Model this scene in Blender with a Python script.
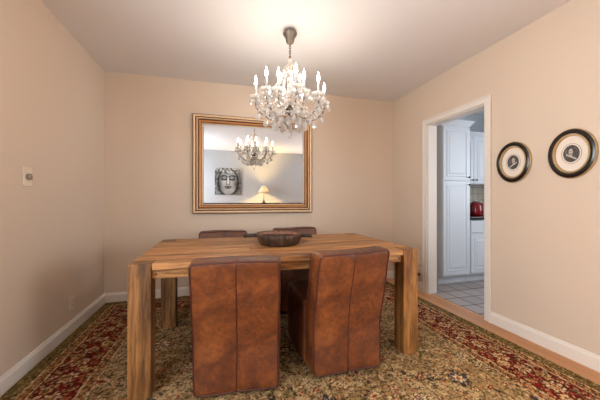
import bpy, bmesh, math, random
import numpy as np
from math import sin, cos, pi, radians
from mathutils import Vector, Matrix, noise

for o in list(bpy.data.objects):
    bpy.data.objects.remove(o)
SC = bpy.context.scene
COL = SC.collection
random.seed(7)
rng = np.random.default_rng(11)

# ------------------------------------------------------------------ camera
YAW = radians(15.79)
cd = bpy.data.cameras.new('camera')
cam = bpy.data.objects.new('camera', cd)
COL.objects.link(cam)
cam.location = (0, 0, 1.10)
cam.rotation_euler = (pi / 2, 0, -YAW)
cd.sensor_width = 36
cd.lens = 283 / 600 * 36
cd.clip_start = 0.02
SC.camera = cam

# ------------------------------------------------------------------ light
W = bpy.data.worlds.new('world')
SC.world = W
W.use_nodes = True
W.node_tree.nodes['Background'].inputs[0].default_value = (0.75, 0.85, 1.0, 1)
W.node_tree.nodes['Background'].inputs[1].default_value = 1.0


def area(name, loc, aim, sx, sy, power, col):
    l = bpy.data.lights.new(name, 'AREA')
    l.shape = 'RECTANGLE'
    l.size = sx
    l.size_y = sy
    l.energy = power
    l.color = col
    o = bpy.data.objects.new(name, l)
    COL.objects.link(o)
    o.location = loc
    d = Vector(aim)
    o.rotation_euler = d.to_track_quat('-Z', 'Y').to_euler()
    return o


LX0, LX1, WIN_Z0, WIN_Z1 = 2.55, 4.75, 0.55, 2.25      # unseen window added behind the camera to let daylight in
SY0, SY1 = -0.95, 0.75                                 # unseen window added beside the camera to light the right wall
KY0, KY1 = 0.9, 2.3                                    # kitchen window added out of view for cool daylight
area('added_daylight_rear', ((LX0 + LX1) / 2, -1.45, 1.45), (0, 1, 0), 2.1, 1.6, 105, (0.93, 0.97, 1.0))  # area lamps stand in for daylight through the added openings
area('added_daylight_side', (-1.40, (SY0 + SY1) / 2, 1.45), (1, 0, 0), 1.6, 1.6, 95, (0.93, 0.97, 1.0))
area('added_daylight_kitchen', (4.80, (KY0 + KY1) / 2, 1.5), (-1, 0, 0), 1.3, 1.2, 52, (0.84, 0.90, 1.0))

SC.view_settings.view_transform = 'Standard'
SC.view_settings.look = 'None'
SC.view_settings.gamma = 1
SC.view_settings.use_curve_mapping = False
SC.view_settings.exposure = 0.40
CANDLE_STRENGTH = 120
SC.cycles.caustics_reflective = False
SC.cycles.caustics_refractive = False
SC.cycles.sample_clamp_indirect = 4
SC.cycles.max_bounces = 10
SC.cycles.transparent_max_bounces = 24
SC.cycles.diffuse_bounces = 5
SC.cycles.use_denoising = True


# ------------------------------------------------------------------ material helpers
def lin(c):
    return tuple(((x / 255) / 12.92 if x / 255 <= 0.04045 else ((x / 255 + 0.055) / 1.055) ** 2.4) for x in c[:3]) + (1,)


class NT:
    def __init__(s, name):
        s.m = bpy.data.materials.new(name)
        s.m.use_nodes = True
        s.t = s.m.node_tree
        s.b = s.t.nodes['Principled BSDF']
        s.out = s.t.nodes['Material Output']

    def n(s, typ, **kw):
        nd = s.t.nodes.new(typ)
        for k, v in kw.items():
            setattr(nd, k, v)
        return nd

    def l(s, a, b):
        s.t.links.new(a, b)

    def coord(s, scale=(1, 1, 1), kind='Object', rot=(0, 0, 0)):
        tc = s.n('ShaderNodeTexCoord')
        mp = s.n('ShaderNodeMapping')
        mp.inputs['Scale'].default_value = scale
        mp.inputs['Rotation'].default_value = rot
        s.l(tc.outputs[kind], mp.inputs[0])
        return mp.outputs[0]

    def noise(s, vec, scale, detail=4, rough=0.5, dist=0.0):
        t = s.n('ShaderNodeTexNoise')
        t.inputs['Scale'].default_value = scale
        t.inputs['Detail'].default_value = detail
        t.inputs['Roughness'].default_value = rough
        t.inputs['Distortion'].default_value = dist
        s.l(vec, t.inputs['Vector'])
        return t.outputs['Fac']

    def ramp(s, fac, stops):
        r = s.n('ShaderNodeValToRGB')
        e = r.color_ramp.elements
        while len(e) < len(stops):
            e.new(0.5)
        for i, (p, c) in enumerate(stops):
            e[i].position = p
            e[i].color = c
        s.l(fac, r.inputs[0])
        return r.outputs[0]

    def mix(s, fac, a, b, blend='MIX'):
        m = s.n('ShaderNodeMix', data_type='RGBA', blend_type=blend)
        if isinstance(fac, (int, float)):
            m.inputs[0].default_value = fac
        else:
            s.l(fac, m.inputs[0])
        for v, k in ((a, 6), (b, 7)):
            if isinstance(v, tuple):
                m.inputs[k].default_value = v
            else:
                s.l(v, m.inputs[k])
        return m.outputs[2]

    def bump(s, h, strength=0.2, dist=0.01):
        b = s.n('ShaderNodeBump')
        b.inputs['Strength'].default_value = strength
        b.inputs['Distance'].default_value = dist
        s.l(h, b.inputs['Height'])
        s.l(b.outputs[0], s.b.inputs['Normal'])

    def set(s, **kw):
        for k, v in kw.items():
            k = {'rough': 'Roughness', 'metal': 'Metallic', 'spec': 'Specular IOR Level', 'col': 'Base Color'}.get(k, k)
            if hasattr(v, 'is_linked') or isinstance(v, bpy.types.NodeSocket):
                s.l(v, s.b.inputs[k])
            else:
                s.b.inputs[k].default_value = v
        return s


def paint(name, rgb, rough=0.6, var=0.03, bump=0.05, bscale=60):
    t = NT(name)
    v = t.coord()
    f = t.noise(v, 1.3, 3)
    a = lin(rgb)
    d = tuple(x * (1 - var * 2) for x in a[:3]) + (1,)
    t.set(col=t.mix(f, a, d), rough=rough, spec=0.3)
    if bump:
        t.bump(t.noise(v, bscale, 5), bump, 0.003)
    return t.m


def plain(name, rgb, rough=0.5, metal=0.0, spec=0.5, nscale=30, var=0.12):
    t = NT(name)
    v = t.coord()
    f = t.noise(v, nscale, 4)
    a = lin(rgb)
    d = tuple(x * (1 - var) for x in a[:3]) + (1,)
    t.set(col=t.mix(f, d, a), rough=rough, metal=metal, spec=spec)
    return t.m


def wood(name, light, mid, dark, axis, island=True, knots=True, rough=0.5, scale=1.0):
    """grain running along the given local axis"""
    t = NT(name)
    sc = [11 * scale, 11 * scale, 11 * scale]
    sc[axis] = 0.9 * scale
    tc = t.n('ShaderNodeTexCoord')
    mp = t.n('ShaderNodeMapping')
    mp.inputs['Scale'].default_value = sc
    t.l(tc.outputs['Object'], mp.inputs[0])
    vec = mp.outputs[0]
    if island:
        g = t.n('ShaderNodeNewGeometry')
        ml = t.n('ShaderNodeMath', operation='MULTIPLY')
        ml.inputs[1].default_value = 37.0
        t.l(g.outputs['Random Per Island'], ml.inputs[0])
        ad = t.n('ShaderNodeVectorMath', operation='ADD')
        t.l(vec, ad.inputs[0])
        t.l(ml.outputs[0], ad.inputs[1])
        vec = ad.outputs[0]
    f1 = t.noise(vec, 1.0, 8, 0.62, 1.2)
    f2 = t.noise(vec, 6.0, 6, 0.7, 0.3)
    c = t.ramp(f1, [(0.28, lin(dark)), (0.47, lin(mid)), (0.66, lin(light))])
    c2 = t.ramp(f2, [(0.38, (0.30, 0.25, 0.21, 1)), (0.54, (1, 1, 1, 1))])
    c = t.mix(0.75, c, c2, 'MULTIPLY')
    if knots:
        vo = t.n('ShaderNodeTexVoronoi')
        sk = [5.0, 5.0, 5.0]
        sk[axis] = 2.2
        vo.inputs['Scale'].default_value = 1.0
        vo.inputs['Randomness'].default_value = 1.0
        mk = t.coord(sk)
        t.l(mk, vo.inputs['Vector'])
        k = t.ramp(vo.outputs['Distance'], [(0.03, (0.12, 0.07, 0.04, 1)), (0.19, (1, 1, 1, 1))])
        c = t.mix(0.8, c, k, 'MULTIPLY')
    if island:
        h = t.n('ShaderNodeHueSaturation')
        mr = t.n('ShaderNodeMapRange')
        mr.inputs['To Min'].default_value = 0.82
        mr.inputs['To Max'].default_value = 1.15
        t.l(g.outputs['Random Per Island'], mr.inputs['Value'])
        t.l(mr.outputs[0], h.inputs['Value'])
        t.l(c, h.inputs['Color'])
        c = h.outputs[0]
    t.set(col=c, rough=rough, spec=0.4)
    t.bump(f2, 0.25, 0.003)
    return t.m


def leather(name):
    t = NT(name)
    v = t.coord()
    f = t.noise(v, 5.5, 6, 0.65, 0.6)
    f2 = t.noise(v, 34, 6, 0.7, 0.2)
    c = t.ramp(f, [(0.28, lin((50, 23, 9))), (0.5, lin((100, 49, 18))), (0.74, lin((138, 79, 34)))])
    c2 = t.ramp(f2, [(0.34, (0.36, 0.30, 0.26, 1)), (0.56, (1, 1, 1, 1))])
    c = t.mix(0.6, c, c2, 'MULTIPLY')
    t.set(col=c, rough=t.ramp(f2, [(0.3, (0.62,) * 3 + (1,)), (0.7, (0.40,) * 3 + (1,))]), spec=0.5)
    t.b.inputs['Coat Weight'].default_value = 0.3
    t.b.inputs['Coat Roughness'].default_value = 0.28
    w = t.n('ShaderNodeTexVoronoi', feature='DISTANCE_TO_EDGE')
    w.inputs['Scale'].default_value = 120
    t.l(v, w.inputs['Vector'])
    t.bump(t.mix(0.5, w.outputs['Distance'], f2), 0.45, 0.005)
    return t.m


def emit(name, rgb, strength):
    t = NT(name)
    t.set(col=lin(rgb))
    t.b.inputs['Emission Color'].default_value = lin(rgb)
    t.b.inputs['Emission Strength'].default_value = strength
    return t.m


def crystal():
    t = NT('cut_crystal')
    tr = t.n('ShaderNodeBsdfTransparent')
    tr.inputs[0].default_value = (0.98, 0.97, 0.96, 1)
    gl = t.n('ShaderNodeBsdfGlossy')
    gl.inputs['Roughness'].default_value = 0.04
    tl = t.n('ShaderNodeBsdfTranslucent')
    tl.inputs[0].default_value = (0.95, 0.93, 0.90, 1)
    df = t.n('ShaderNodeBsdfDiffuse')
    df.inputs[0].default_value = (0.93, 0.91, 0.88, 1)
    m0 = t.n('ShaderNodeMixShader')
    t.l(tl.outputs[0], m0.inputs[1])
    t.l(df.outputs[0], m0.inputs[2])
    m1 = t.n('ShaderNodeMixShader')
    m1.inputs[0].default_value = 0.66
    t.l(gl.outputs[0], m1.inputs[1])
    t.l(m0.outputs[0], m1.inputs[2])
    lw = t.n('ShaderNodeLayerWeight')
    lw.inputs[0].default_value = 0.45
    mr = t.n('ShaderNodeMapRange')
    mr.inputs['To Min'].default_value = 0.6
    mr.inputs['To Max'].default_value = 0.95
    t.l(lw.outputs['Facing'], mr.inputs['Value'])
    m2 = t.n('ShaderNodeMixShader')
    t.l(mr.outputs[0], m2.inputs[0])
    t.l(tr.outputs[0], m2.inputs[1])
    t.l(m1.outputs[0], m2.inputs[2])
    t.l(m2.outputs[0], t.out.inputs[0])
    return t.m


def pane_mat():
    t = NT('window_glass')
    tr = t.n('ShaderNodeBsdfTransparent')
    gl = t.n('ShaderNodeBsdfGlossy')
    gl.inputs['Roughness'].default_value = 0.02
    m = t.n('ShaderNodeMixShader')
    m.inputs[0].default_value = 0.06
    t.l(tr.outputs[0], m.inputs[1])
    t.l(gl.outputs[0], m.inputs[2])
    t.l(m.outputs[0], t.out.inputs[0])
    return t.m


def attr_mat(name, rough=0.9, bump=0.0, spec=0.2):
    t = NT(name)
    a = t.n('ShaderNodeAttribute', attribute_name='Col')
    c = a.outputs['Color']
    if bump:
        v = t.coord()
        f = t.noise(v, 260, 3, 0.7)
        c = t.mix(0.55, c, t.ramp(f, [(0.3, (0.45, 0.42, 0.4, 1)), (0.7, (1.25, 1.22, 1.2, 1))]), 'MULTIPLY')
        t.bump(f, bump, 0.004)
    t.set(col=c, rough=rough, spec=spec)
    return t.m


M = {}
M['wall'] = paint('peach_wall_paint', (211, 193, 174), 0.55, 0.02, 0.12)
M['ceiling'] = paint('ceiling_paint', (228, 228, 230), 0.7, 0.01, 0.12)
M['grey_wall'] = paint('grey_wall_paint', (176, 178, 180), 0.7, 0.01, 0.05)
M['trim'] = paint('white_trim_paint', (224, 217, 208), 0.35, 0.01, 0)
M['cab'] = paint('cabinet_paint', (200, 205, 210), 0.4, 0.01, 0)
M['kwall'] = paint('kitchen_wall_paint', (190, 196, 200), 0.6, 0.01, 0)
M['wood_x'] = wood('oak_grain_along_x', (210, 158, 104), (172, 120, 72), (94, 58, 32), 0)
M['wood_y'] = wood('oak_grain_along_y', (210, 158, 104), (172, 120, 72), (94, 58, 32), 1)
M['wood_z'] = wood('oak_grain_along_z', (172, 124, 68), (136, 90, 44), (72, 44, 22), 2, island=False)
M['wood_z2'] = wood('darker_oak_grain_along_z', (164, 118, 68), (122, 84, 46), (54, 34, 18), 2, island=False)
M['apron'] = wood('oak_apron', (204, 156, 98), (172, 122, 70), (116, 76, 40), 0, knots=False)
M['peg'] = plain('dark_peg', (60, 38, 20))
M['leather'] = leather('brown_leather')
M['seam'] = plain('dark_leather_piping', (66, 26, 14), 0.5)
M['foot'] = plain('dark_foot', (40, 28, 20))
M['bowl'] = wood('dark_carved_wood', (104, 76, 56), (68, 48, 35), (34, 24, 18), 2, False, False, 0.6, 2.0)
M['bowl_in'] = wood('bowl_inner_wood', (168, 120, 98), (132, 90, 72), (78, 52, 42), 0, False, False, 0.6, 2.0)
M['gold_light'] = plain('pale_gold_leaf', (242, 206, 166), 0.45, 0.15, nscale=90, var=0.35)
M['gold'] = plain('gold_leaf', (216, 150, 90), 0.4, 0.25, nscale=90, var=0.45)
M['oval_gold'] = plain('old_gold_rim', (176, 150, 104), 0.35, 0.5, nscale=90, var=0.3)
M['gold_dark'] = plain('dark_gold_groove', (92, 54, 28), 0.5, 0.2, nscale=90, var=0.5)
M['bronze'] = plain('aged_bronze', (70, 58, 48), 0.45, 0.6)
M['canopy'] = plain('grey_bronze_canopy', (118, 108, 98), 0.4, 0.7)
M['brass'] = plain('warm_brass', (176, 128, 78), 0.3, 0.8)
M['crystal'] = crystal()
M['candle'] = plain('candle_sleeve', (176, 174, 172), 0.4)
M['bulb'] = emit('lit_candle_bulb', (255, 240, 222), CANDLE_STRENGTH)
M['plastic'] = plain('ivory_plastic', (226, 212, 192), 0.35)
M['dark'] = plain('dark_slot', (30, 26, 24), 0.5)
M['knob'] = plain('grey_knob', (150, 136, 122), 0.3)
M['black'] = plain('black_lacquer', (24, 18, 15), 0.25)
M['mat_board'] = plain('ivory_mat_board', (226, 214, 200), 0.8, var=0.03)
M['pull'] = plain('dark_cabinet_knob', (40, 36, 38), 0.3, 0.6)
M['counter'] = plain('black_stone', (26, 24, 26), 0.15)
M['red'] = plain('deep_red_enamel', (132, 14, 22), 0.15)
M['steel'] = plain('steel', (170, 170, 174), 0.25, 0.9)
M['glass_pane'] = pane_mat()
M['lamp_base'] = plain('dark_lamp_base', (60, 48, 40), 0.4)
M['console'] = plain('white_console_paint', (206, 198, 186), 0.4)


def make_mirror():
    t = NT('mirror_glass')
    t.set(col=(0.72, 0.745, 0.765, 1), metal=1.0, rough=0.0)
    return t.m


def make_shade():
    t = NT('cream_lamp_shade')
    d = t.n('ShaderNodeBsdfDiffuse')
    d.inputs[0].default_value = lin((240, 226, 196))
    s = t.n('ShaderNodeBsdfTranslucent')
    s.inputs[0].default_value = lin((250, 232, 196))
    m = t.n('ShaderNodeMixShader')
    m.inputs[0].default_value = 0.22
    t.l(d.outputs[0], m.inputs[1])
    t.l(s.outputs[0], m.inputs[2])
    t.l(m.outputs[0], t.out.inputs[0])
    return t.m


def make_floor():
    t = NT('oak_strip_floor')
    tc = t.n('ShaderNodeTexCoord')
    mp = t.n('ShaderNodeMapping')
    mp.inputs['Rotation'].default_value = (0, 0, pi / 2)
    t.l(tc.outputs['Object'], mp.inputs[0])
    br = t.n('ShaderNodeTexBrick')
    br.inputs['Scale'].default_value = 1.0
    br.inputs['Brick Width'].default_value = 1.1
    br.inputs['Row Height'].default_value = 0.0575
    br.inputs['Mortar Size'].default_value = 0.0012
    br.inputs['Color1'].default_value = lin((206, 156, 108))
    br.inputs['Color2'].default_value = lin((186, 132, 86))
    br.inputs['Mortar'].default_value = lin((92, 58, 34))
    t.l(mp.outputs[0], br.inputs['Vector'])
    g = t.noise(t.coord((14, 1.2, 1)), 2.0, 7, 0.65)
    c = t.mix(0.4, br.outputs['Color'], t.ramp(g, [(0.3, (0.6, 0.5, 0.42, 1)), (0.7, (1, 1, 1, 1))]), 'MULTIPLY')
    t.set(col=c, rough=0.35, spec=0.4)
    return t.m


def make_tiles(name, size, grout_rgb, a, b, mortar, rough, off=0.0, rot=(0, 0, 0)):
    t = NT(name)
    br = t.n('ShaderNodeTexBrick')
    br.offset = off
    br.inputs['Scale'].default_value = 1.0
    br.inputs['Brick Width'].default_value = size
    br.inputs['Row Height'].default_value = size
    br.inputs['Mortar Size'].default_value = mortar
    br.inputs['Color1'].default_value = lin(a)
    br.inputs['Color2'].default_value = lin(b)
    br.inputs['Mortar'].default_value = lin(grout_rgb)
    v = t.coord((1, 1, 1), rot=rot)
    t.l(v, br.inputs['Vector'])
    n = t.noise(v, 9, 6, 0.7)
    c = t.mix(0.5, br.outputs['Color'], t.ramp(n, [(0.3, (0.7, 0.69, 0.7, 1)), (0.7, (1.05, 1.05, 1.05, 1))]), 'MULTIPLY')
    t.set(col=c, rough=rough)
    return t.m


M['mirror'] = make_mirror()
M['shade'] = make_shade()
M['floor'] = make_floor()
M['tile'] = make_tiles('grey_floor_tile', 0.215, (56, 48, 46), (168, 158, 152), (150, 140, 136), 0.008, 0.35)
M['splash'] = make_tiles('cream_wall_tile', 0.1, (150, 140, 124), (216, 210, 190), (206, 198, 176), 0.004, 0.3, rot=(pi / 2, 0, 0))
M['rug'] = attr_mat('woven_rug', 0.95, 0.6, 0.1)
M['print'] = attr_mat('printed_picture', 0.6)


# ------------------------------------------------------------------ geometry helpers
class MB:
    def __init__(s):
        s.v, s.f, s.mi = [], [], []

    def add(s, verts, faces, mi=0, mat=None):
        b = len(s.v)
        if mat is not None:
            verts = [mat @ Vector(p) for p in verts]
        s.v += [tuple(p) for p in verts]
        s.f += [tuple(i + b for i in f) for f in faces]
        s.mi += [mi] * len(faces)
        return s

    def box(s, x0, x1, y0, y1, z0, z1, mi=0, mat=None):
        v = [(x0, y0, z0), (x1, y0, z0), (x1, y1, z0), (x0, y1, z0), (x0, y0, z1), (x1, y0, z1), (x1, y1, z1), (x0, y1, z1)]
        f = [(0, 3, 2, 1), (4, 5, 6, 7), (0, 1, 5, 4), (1, 2, 6, 5), (2, 3, 7, 6), (3, 0, 4, 7)]
        return s.add(v, f, mi, mat)

    def lathe(s, prof, seg=24, c=(0, 0, 0), sx=1, sy=1, mi=0, mat=None, wob=None, cap=True):
        v, f = [], []
        for (r, z) in prof:
            for k in range(seg):
                a = 2 * pi * k / seg
                rr = r * (1 + (wob(a) if wob else 0))
                v.append((c[0] + rr * cos(a) * sx, c[1] + rr * sin(a) * sy, c[2] + z))
        n = len(prof)
        for i in range(n - 1):
            for k in range(seg):
                k2 = (k + 1) % seg
                f.append((i * seg + k, i * seg + k2, (i + 1) * seg + k2, (i + 1) * seg + k))
        if cap:
            f.append(tuple(range(seg - 1, -1, -1)))
            f.append(tuple((n - 1) * seg + k for k in range(seg)))
        return s.add(v, f, mi, mat)

    def tube(s, path, r, seg=8, mi=0, mat=None, closed=False):
        path = [Vector(p) for p in path]
        n = len(path)
        rs = r if isinstance(r, (list, tuple)) else [r] * n
        v, f = [], []
        up = None
        for i, p in enumerate(path):
            if closed:
                t = (path[(i + 1) % n] - path[i - 1])
            else:
                t = path[min(i + 1, n - 1)] - path[max(i - 1, 0)]
            t.normalize()
            if up is None:
                up = Vector((0, 0, 1)) if abs(t.z) < 0.9 else Vector((1, 0, 0))
            a = t.cross(up).normalized()
            up = a.cross(t).normalized()
            for k in range(seg):
                q = 2 * pi * k / seg
                v.append(p + (a * cos(q) + up * sin(q)) * rs[i])
        for i in range(n if closed else n - 1):
            j = (i + 1) % n
            for k in range(seg):
                k2 = (k + 1) % seg
                f.append((i * seg + k, i * seg + k2, j * seg + k2, j * seg + k))
        if not closed:
            f.append(tuple(range(seg - 1, -1, -1)))
            f.append(tuple((n - 1) * seg + k for k in range(seg)))
        return s.add(v, f, mi, mat)

    def bead(s, c, r, sz=1.0, seg=6):
        pr = [(r * 0.25, -r * sz), (r, -r * 0.25 * sz), (r, r * 0.25 * sz), (r * 0.25, r * sz)]
        return s.lathe(pr, seg, c)

    def build(s, name, mats, parent=None, smooth=False, bevel=0.0, bseg=2, recalc=True):
        me = bpy.data.meshes.new(name)
        me.from_pydata(s.v, [], s.f)
        if not isinstance(mats, (list, tuple)):
            mats = [mats]
        for m in mats:
            me.materials.append(m)
        for p, k in zip(me.polygons, s.mi):
            p.material_index = k
        if recalc:
            bm = bmesh.new()
            bm.from_mesh(me)
            bmesh.ops.recalc_face_normals(bm, faces=bm.faces)
            bm.to_mesh(me)
            bm.free()
        if smooth:
            for p in me.polygons:
                p.use_smooth = True
        o = bpy.data.objects.new(name, me)
        COL.objects.link(o)
        if parent is not None:
            o.parent = parent
        if bevel:
            b = o.modifiers.new('bevel', 'BEVEL')
            b.width = bevel
            b.segments = bseg
            b.limit_method = 'ANGLE'
            b.angle_limit = radians(50)
        return o


def thing(name, label, cat, loc=(0, 0, 0), rz=0, group=None):
    o = bpy.data.objects.new(name, None)
    o.empty_display_size = 0.1
    COL.objects.link(o)
    o.location = loc
    o.rotation_euler = (0, 0, rz)
    return tag(o, label, cat, group)


def tag(o, label, cat, group=None):
    o['label'] = label
    o['category'] = cat
    if group:
        o['group'] = group
    return o


def struct(o):
    o['kind'] = 'structure'
    return o


def soft_block(name, mat, x0, x1, y0, y1, z0, z1, bev, cuts, fn, parent=None, bseg=4, weighted=True):
    """a bevelled, sliced block pushed into shape by fn(x,y,z)"""
    bm = bmesh.new()
    bmesh.ops.create_cube(bm, size=1)
    for v in bm.verts:
        v.co = Vector(((x0 + x1) / 2 + v.co.x * (x1 - x0), (y0 + y1) / 2 + v.co.y * (y1 - y0), (z0 + z1) / 2 + v.co.z * (z1 - z0)))
    bmesh.ops.bevel(bm, geom=list(bm.edges), offset=bev, segments=bseg, profile=0.5, affect='EDGES', clamp_overlap=True)
    for ax, (a, b), n in ((0, (x0, x1), cuts[0]), (1, (y0, y1), cuts[1]), (2, (z0, z1), cuts[2])):
        for i in range(1, n):
            co = Vector((0, 0, 0))
            co[ax] = a + (b - a) * i / n
            no = Vector((0, 0, 0))
            no[ax] = 1
            bmesh.ops.bisect_plane(bm, geom=list(bm.verts) + list(bm.edges) + list(bm.faces), plane_co=co, plane_no=no)
    for v in bm.verts:
        v.co = Vector(fn(*v.co))
    bmesh.ops.recalc_face_normals(bm, faces=bm.faces)
    me = bpy.data.meshes.new(name)
    bm.to_mesh(me)
    bm.free()
    me.materials.append(mat)
    for p in me.polygons:
        p.use_smooth = True
    o = bpy.data.objects.new(name, me)
    COL.objects.link(o)
    if parent is not None:
        o.parent = parent
    return o


# ------------------------------------------------------------------ room shell
XL, XR, YB, YF, H = -1.194, 2.345, 3.49, -1.25, 2.484
WT = 0.12
DY0, DY1, DZ = 2.035, 2.79, 1.985          # doorway to the kitchen
LXR, LYR = 5.0, 0.30                       # the room widens behind the camera, to the right
KXR, KYB, KY = 4.6, 3.62, 0.42             # kitchen


def wall_mesh(axis, pos, thick, a0, a1, holes, mats, name):
    """wall with rectangular holes; axis 'x' -> plane X=pos running along Y"""
    mb = MB()

    def seg(u0, u1, z0, z1):
        if u1 - u0 < 1e-4 or z1 - z0 < 1e-4:
            return
        if axis == 'x':
            mb.box(min(pos, pos + thick), max(pos, pos + thick), u0, u1, z0, z1)
        else:
            mb.box(u0, u1, min(pos, pos + thick), max(pos, pos + thick), z0, z1)
    u = a0
    for (h0, h1, z0, z1) in sorted(holes):
        seg(u, h0, 0, H)
        seg(h0, h1, 0, z0)
        seg(h0, h1, z1, H)
        u = h1
    seg(u, a1, 0, H)
    return struct(mb.build(name, mats))


struct(MB().box(XL - .3, XR + WT, YF - .3, KYB + .2, -0.1, 0).box(XR + WT, LXR + .3, YF - .3, LYR + WT, -.1, 0).build('floor', M['floor']))
struct(MB().box(XR + WT, KXR + .2, LYR + WT, KYB + .2, -0.1, 0.0).box(XR + .055, XR + WT, DY0, DY1, -.02, 0.004).build('floor_kitchen', M['tile']))
struct(MB().box(XL - .3, LXR + .3, YF - .3, KYB + .2, H, H + .1).build('ceiling', M['ceiling']))
wall_mesh('x', XL, -WT, YF, YB, [(SY0, SY1, WIN_Z0, WIN_Z1)], M['wall'], 'wall_left')
wall_mesh('y', YB, WT, XL - WT, XR + WT, [], M['wall'], 'wall_back')
wall_mesh('x', XR, WT, LYR, YB, [(DY0, DY1, 0, DZ)], M['wall'], 'wall_right')
wall_mesh('y', YF, -WT, XL - WT, LXR + WT, [(LX0, LX1, WIN_Z0, WIN_Z1)], M['grey_wall'], 'wall_front')
wall_mesh('x', LXR, WT, YF, LYR + WT, [], M['grey_wall'], 'wall_front_right')
wall_mesh('y', LYR, WT, XR + WT, LXR, [], M['grey_wall'], 'wall_front_side')
wall_mesh('x', KXR, WT, LYR + WT, KYB, [(KY0, KY1, 0.95, 2.1)], M['kwall'], 'wall_kitchen_right')
wall_mesh('y', KYB, WT, XR + WT, KXR + WT, [], M['kwall'], 'wall_kitchen_back')


def baseboard(name, segs):
    mb = MB()
    h = 0.1
    for (axis, pos, sgn, u0, u1) in segs:
        prof = [(0, 0), (0.016, 0), (0.016, h - 0.022), (0.010, h - 0.012), (0.009, h - 0.003), (0.004, h), (0, h)]
        v = []
        for u in (u0, u1):
            for (t, z) in prof:
                v.append((pos + sgn * t, u, z) if axis == 'x' else (u, pos + sgn * t, z))
        n = len(prof)
        f = [(i, (i + 1) % n, n + (i + 1) % n, n + i) for i in range(n)]
        f += [tuple(range(n)), tuple(range(2 * n - 1, n - 1, -1))]
        mb.add(v, f)
    return struct(mb.build(name, M['trim']))


baseboard('baseboard_left', [('x', XL, 1, YF, YB)])
baseboard('baseboard_back', [('y', YB, -1, XL, XR)])
baseboard('baseboard_right', [('x', XR, -1, LYR, DY0 - .055), ('x', XR, -1, DY1 + .055, YB)])
baseboard('baseboard_front', [('y', YF, 1, XL, LXR)])

# doorway casing and jamb
c = 0.055
mb = MB()
mb.box(XR - .018, XR, DY0 - c, DY0, 0, DZ + c)
mb.box(XR - .018, XR, DY1, DY1 + c, 0, DZ + c)
mb.box(XR - .018, XR, DY0, DY1, DZ, DZ + c)
mb.box(XR - .024, XR - .006, DY0 - c - .006, DY0 - c + .008, 0, DZ + c + .006)
mb.box(XR - .024, XR - .006, DY1 + c - .008, DY1 + c + .006, 0, DZ + c + .006)
mb.box(XR - .024, XR - .006, DY0 - c, DY1 + c, DZ + c - .008, DZ + c + .006)
struct(mb.build('trim_1', M['trim'], bevel=0.003))
mb = MB()
mb.box(XR, XR + WT, DY0, DY0 + .012, 0, DZ)
mb.box(XR, XR + WT, DY1 - .012, DY1, 0, DZ)
mb.box(XR, XR + WT, DY0 + .012, DY1 - .012, DZ - .012, DZ)
struct(mb.build('trim_2', M['trim']))


def added_window(name, axis, pos, sgn, u0, u1, z0, z1):  # frame and pane for each opening added out of view for its light
    mb = MB()
    gl = MB()

    def bx(m, ua, ub, za, zb, t0, t1):
        a, b = sorted((pos + sgn * t0, pos + sgn * t1))
        if axis == 'x':
            m.box(a, b, ua, ub, za, zb)
        else:
            m.box(ua, ub, a, b, za, zb)
    f = 0.05
    for (ua, ub, za, zb) in ((u0, u0 + f, z0, z1), (u1 - f, u1, z0, z1), (u0 + f, u1 - f, z0, z0 + f), (u0 + f, u1 - f, z1 - f, z1),
                             (u0 + f, u1 - f, (z0 + z1) / 2 - .02, (z0 + z1) / 2 + .02)):
        bx(mb, ua, ub, za, zb, 0.02, 0.08)
    bx(gl, u0 + f, u1 - f, z0 + f, z1 - f, .048, .052)
    w = struct(mb.build(name, M['trim']))
    gl.build('pane', M['glass_pane'], w)


added_window('added_window_1', 'y', YF, -1, LX0, LX1, WIN_Z0, WIN_Z1)
added_window('added_window_2', 'x', XL, -1, SY0, SY1, WIN_Z0, WIN_Z1)
added_window('added_window_3', 'x', KXR, 1, KY0, KY1, 0.95, 2.1)

# ------------------------------------------------------------------ rug
RX0, RX1, RY0, RY1, RT = -1.165, 2.15, 0.35, 3.44, 0.012


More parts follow.
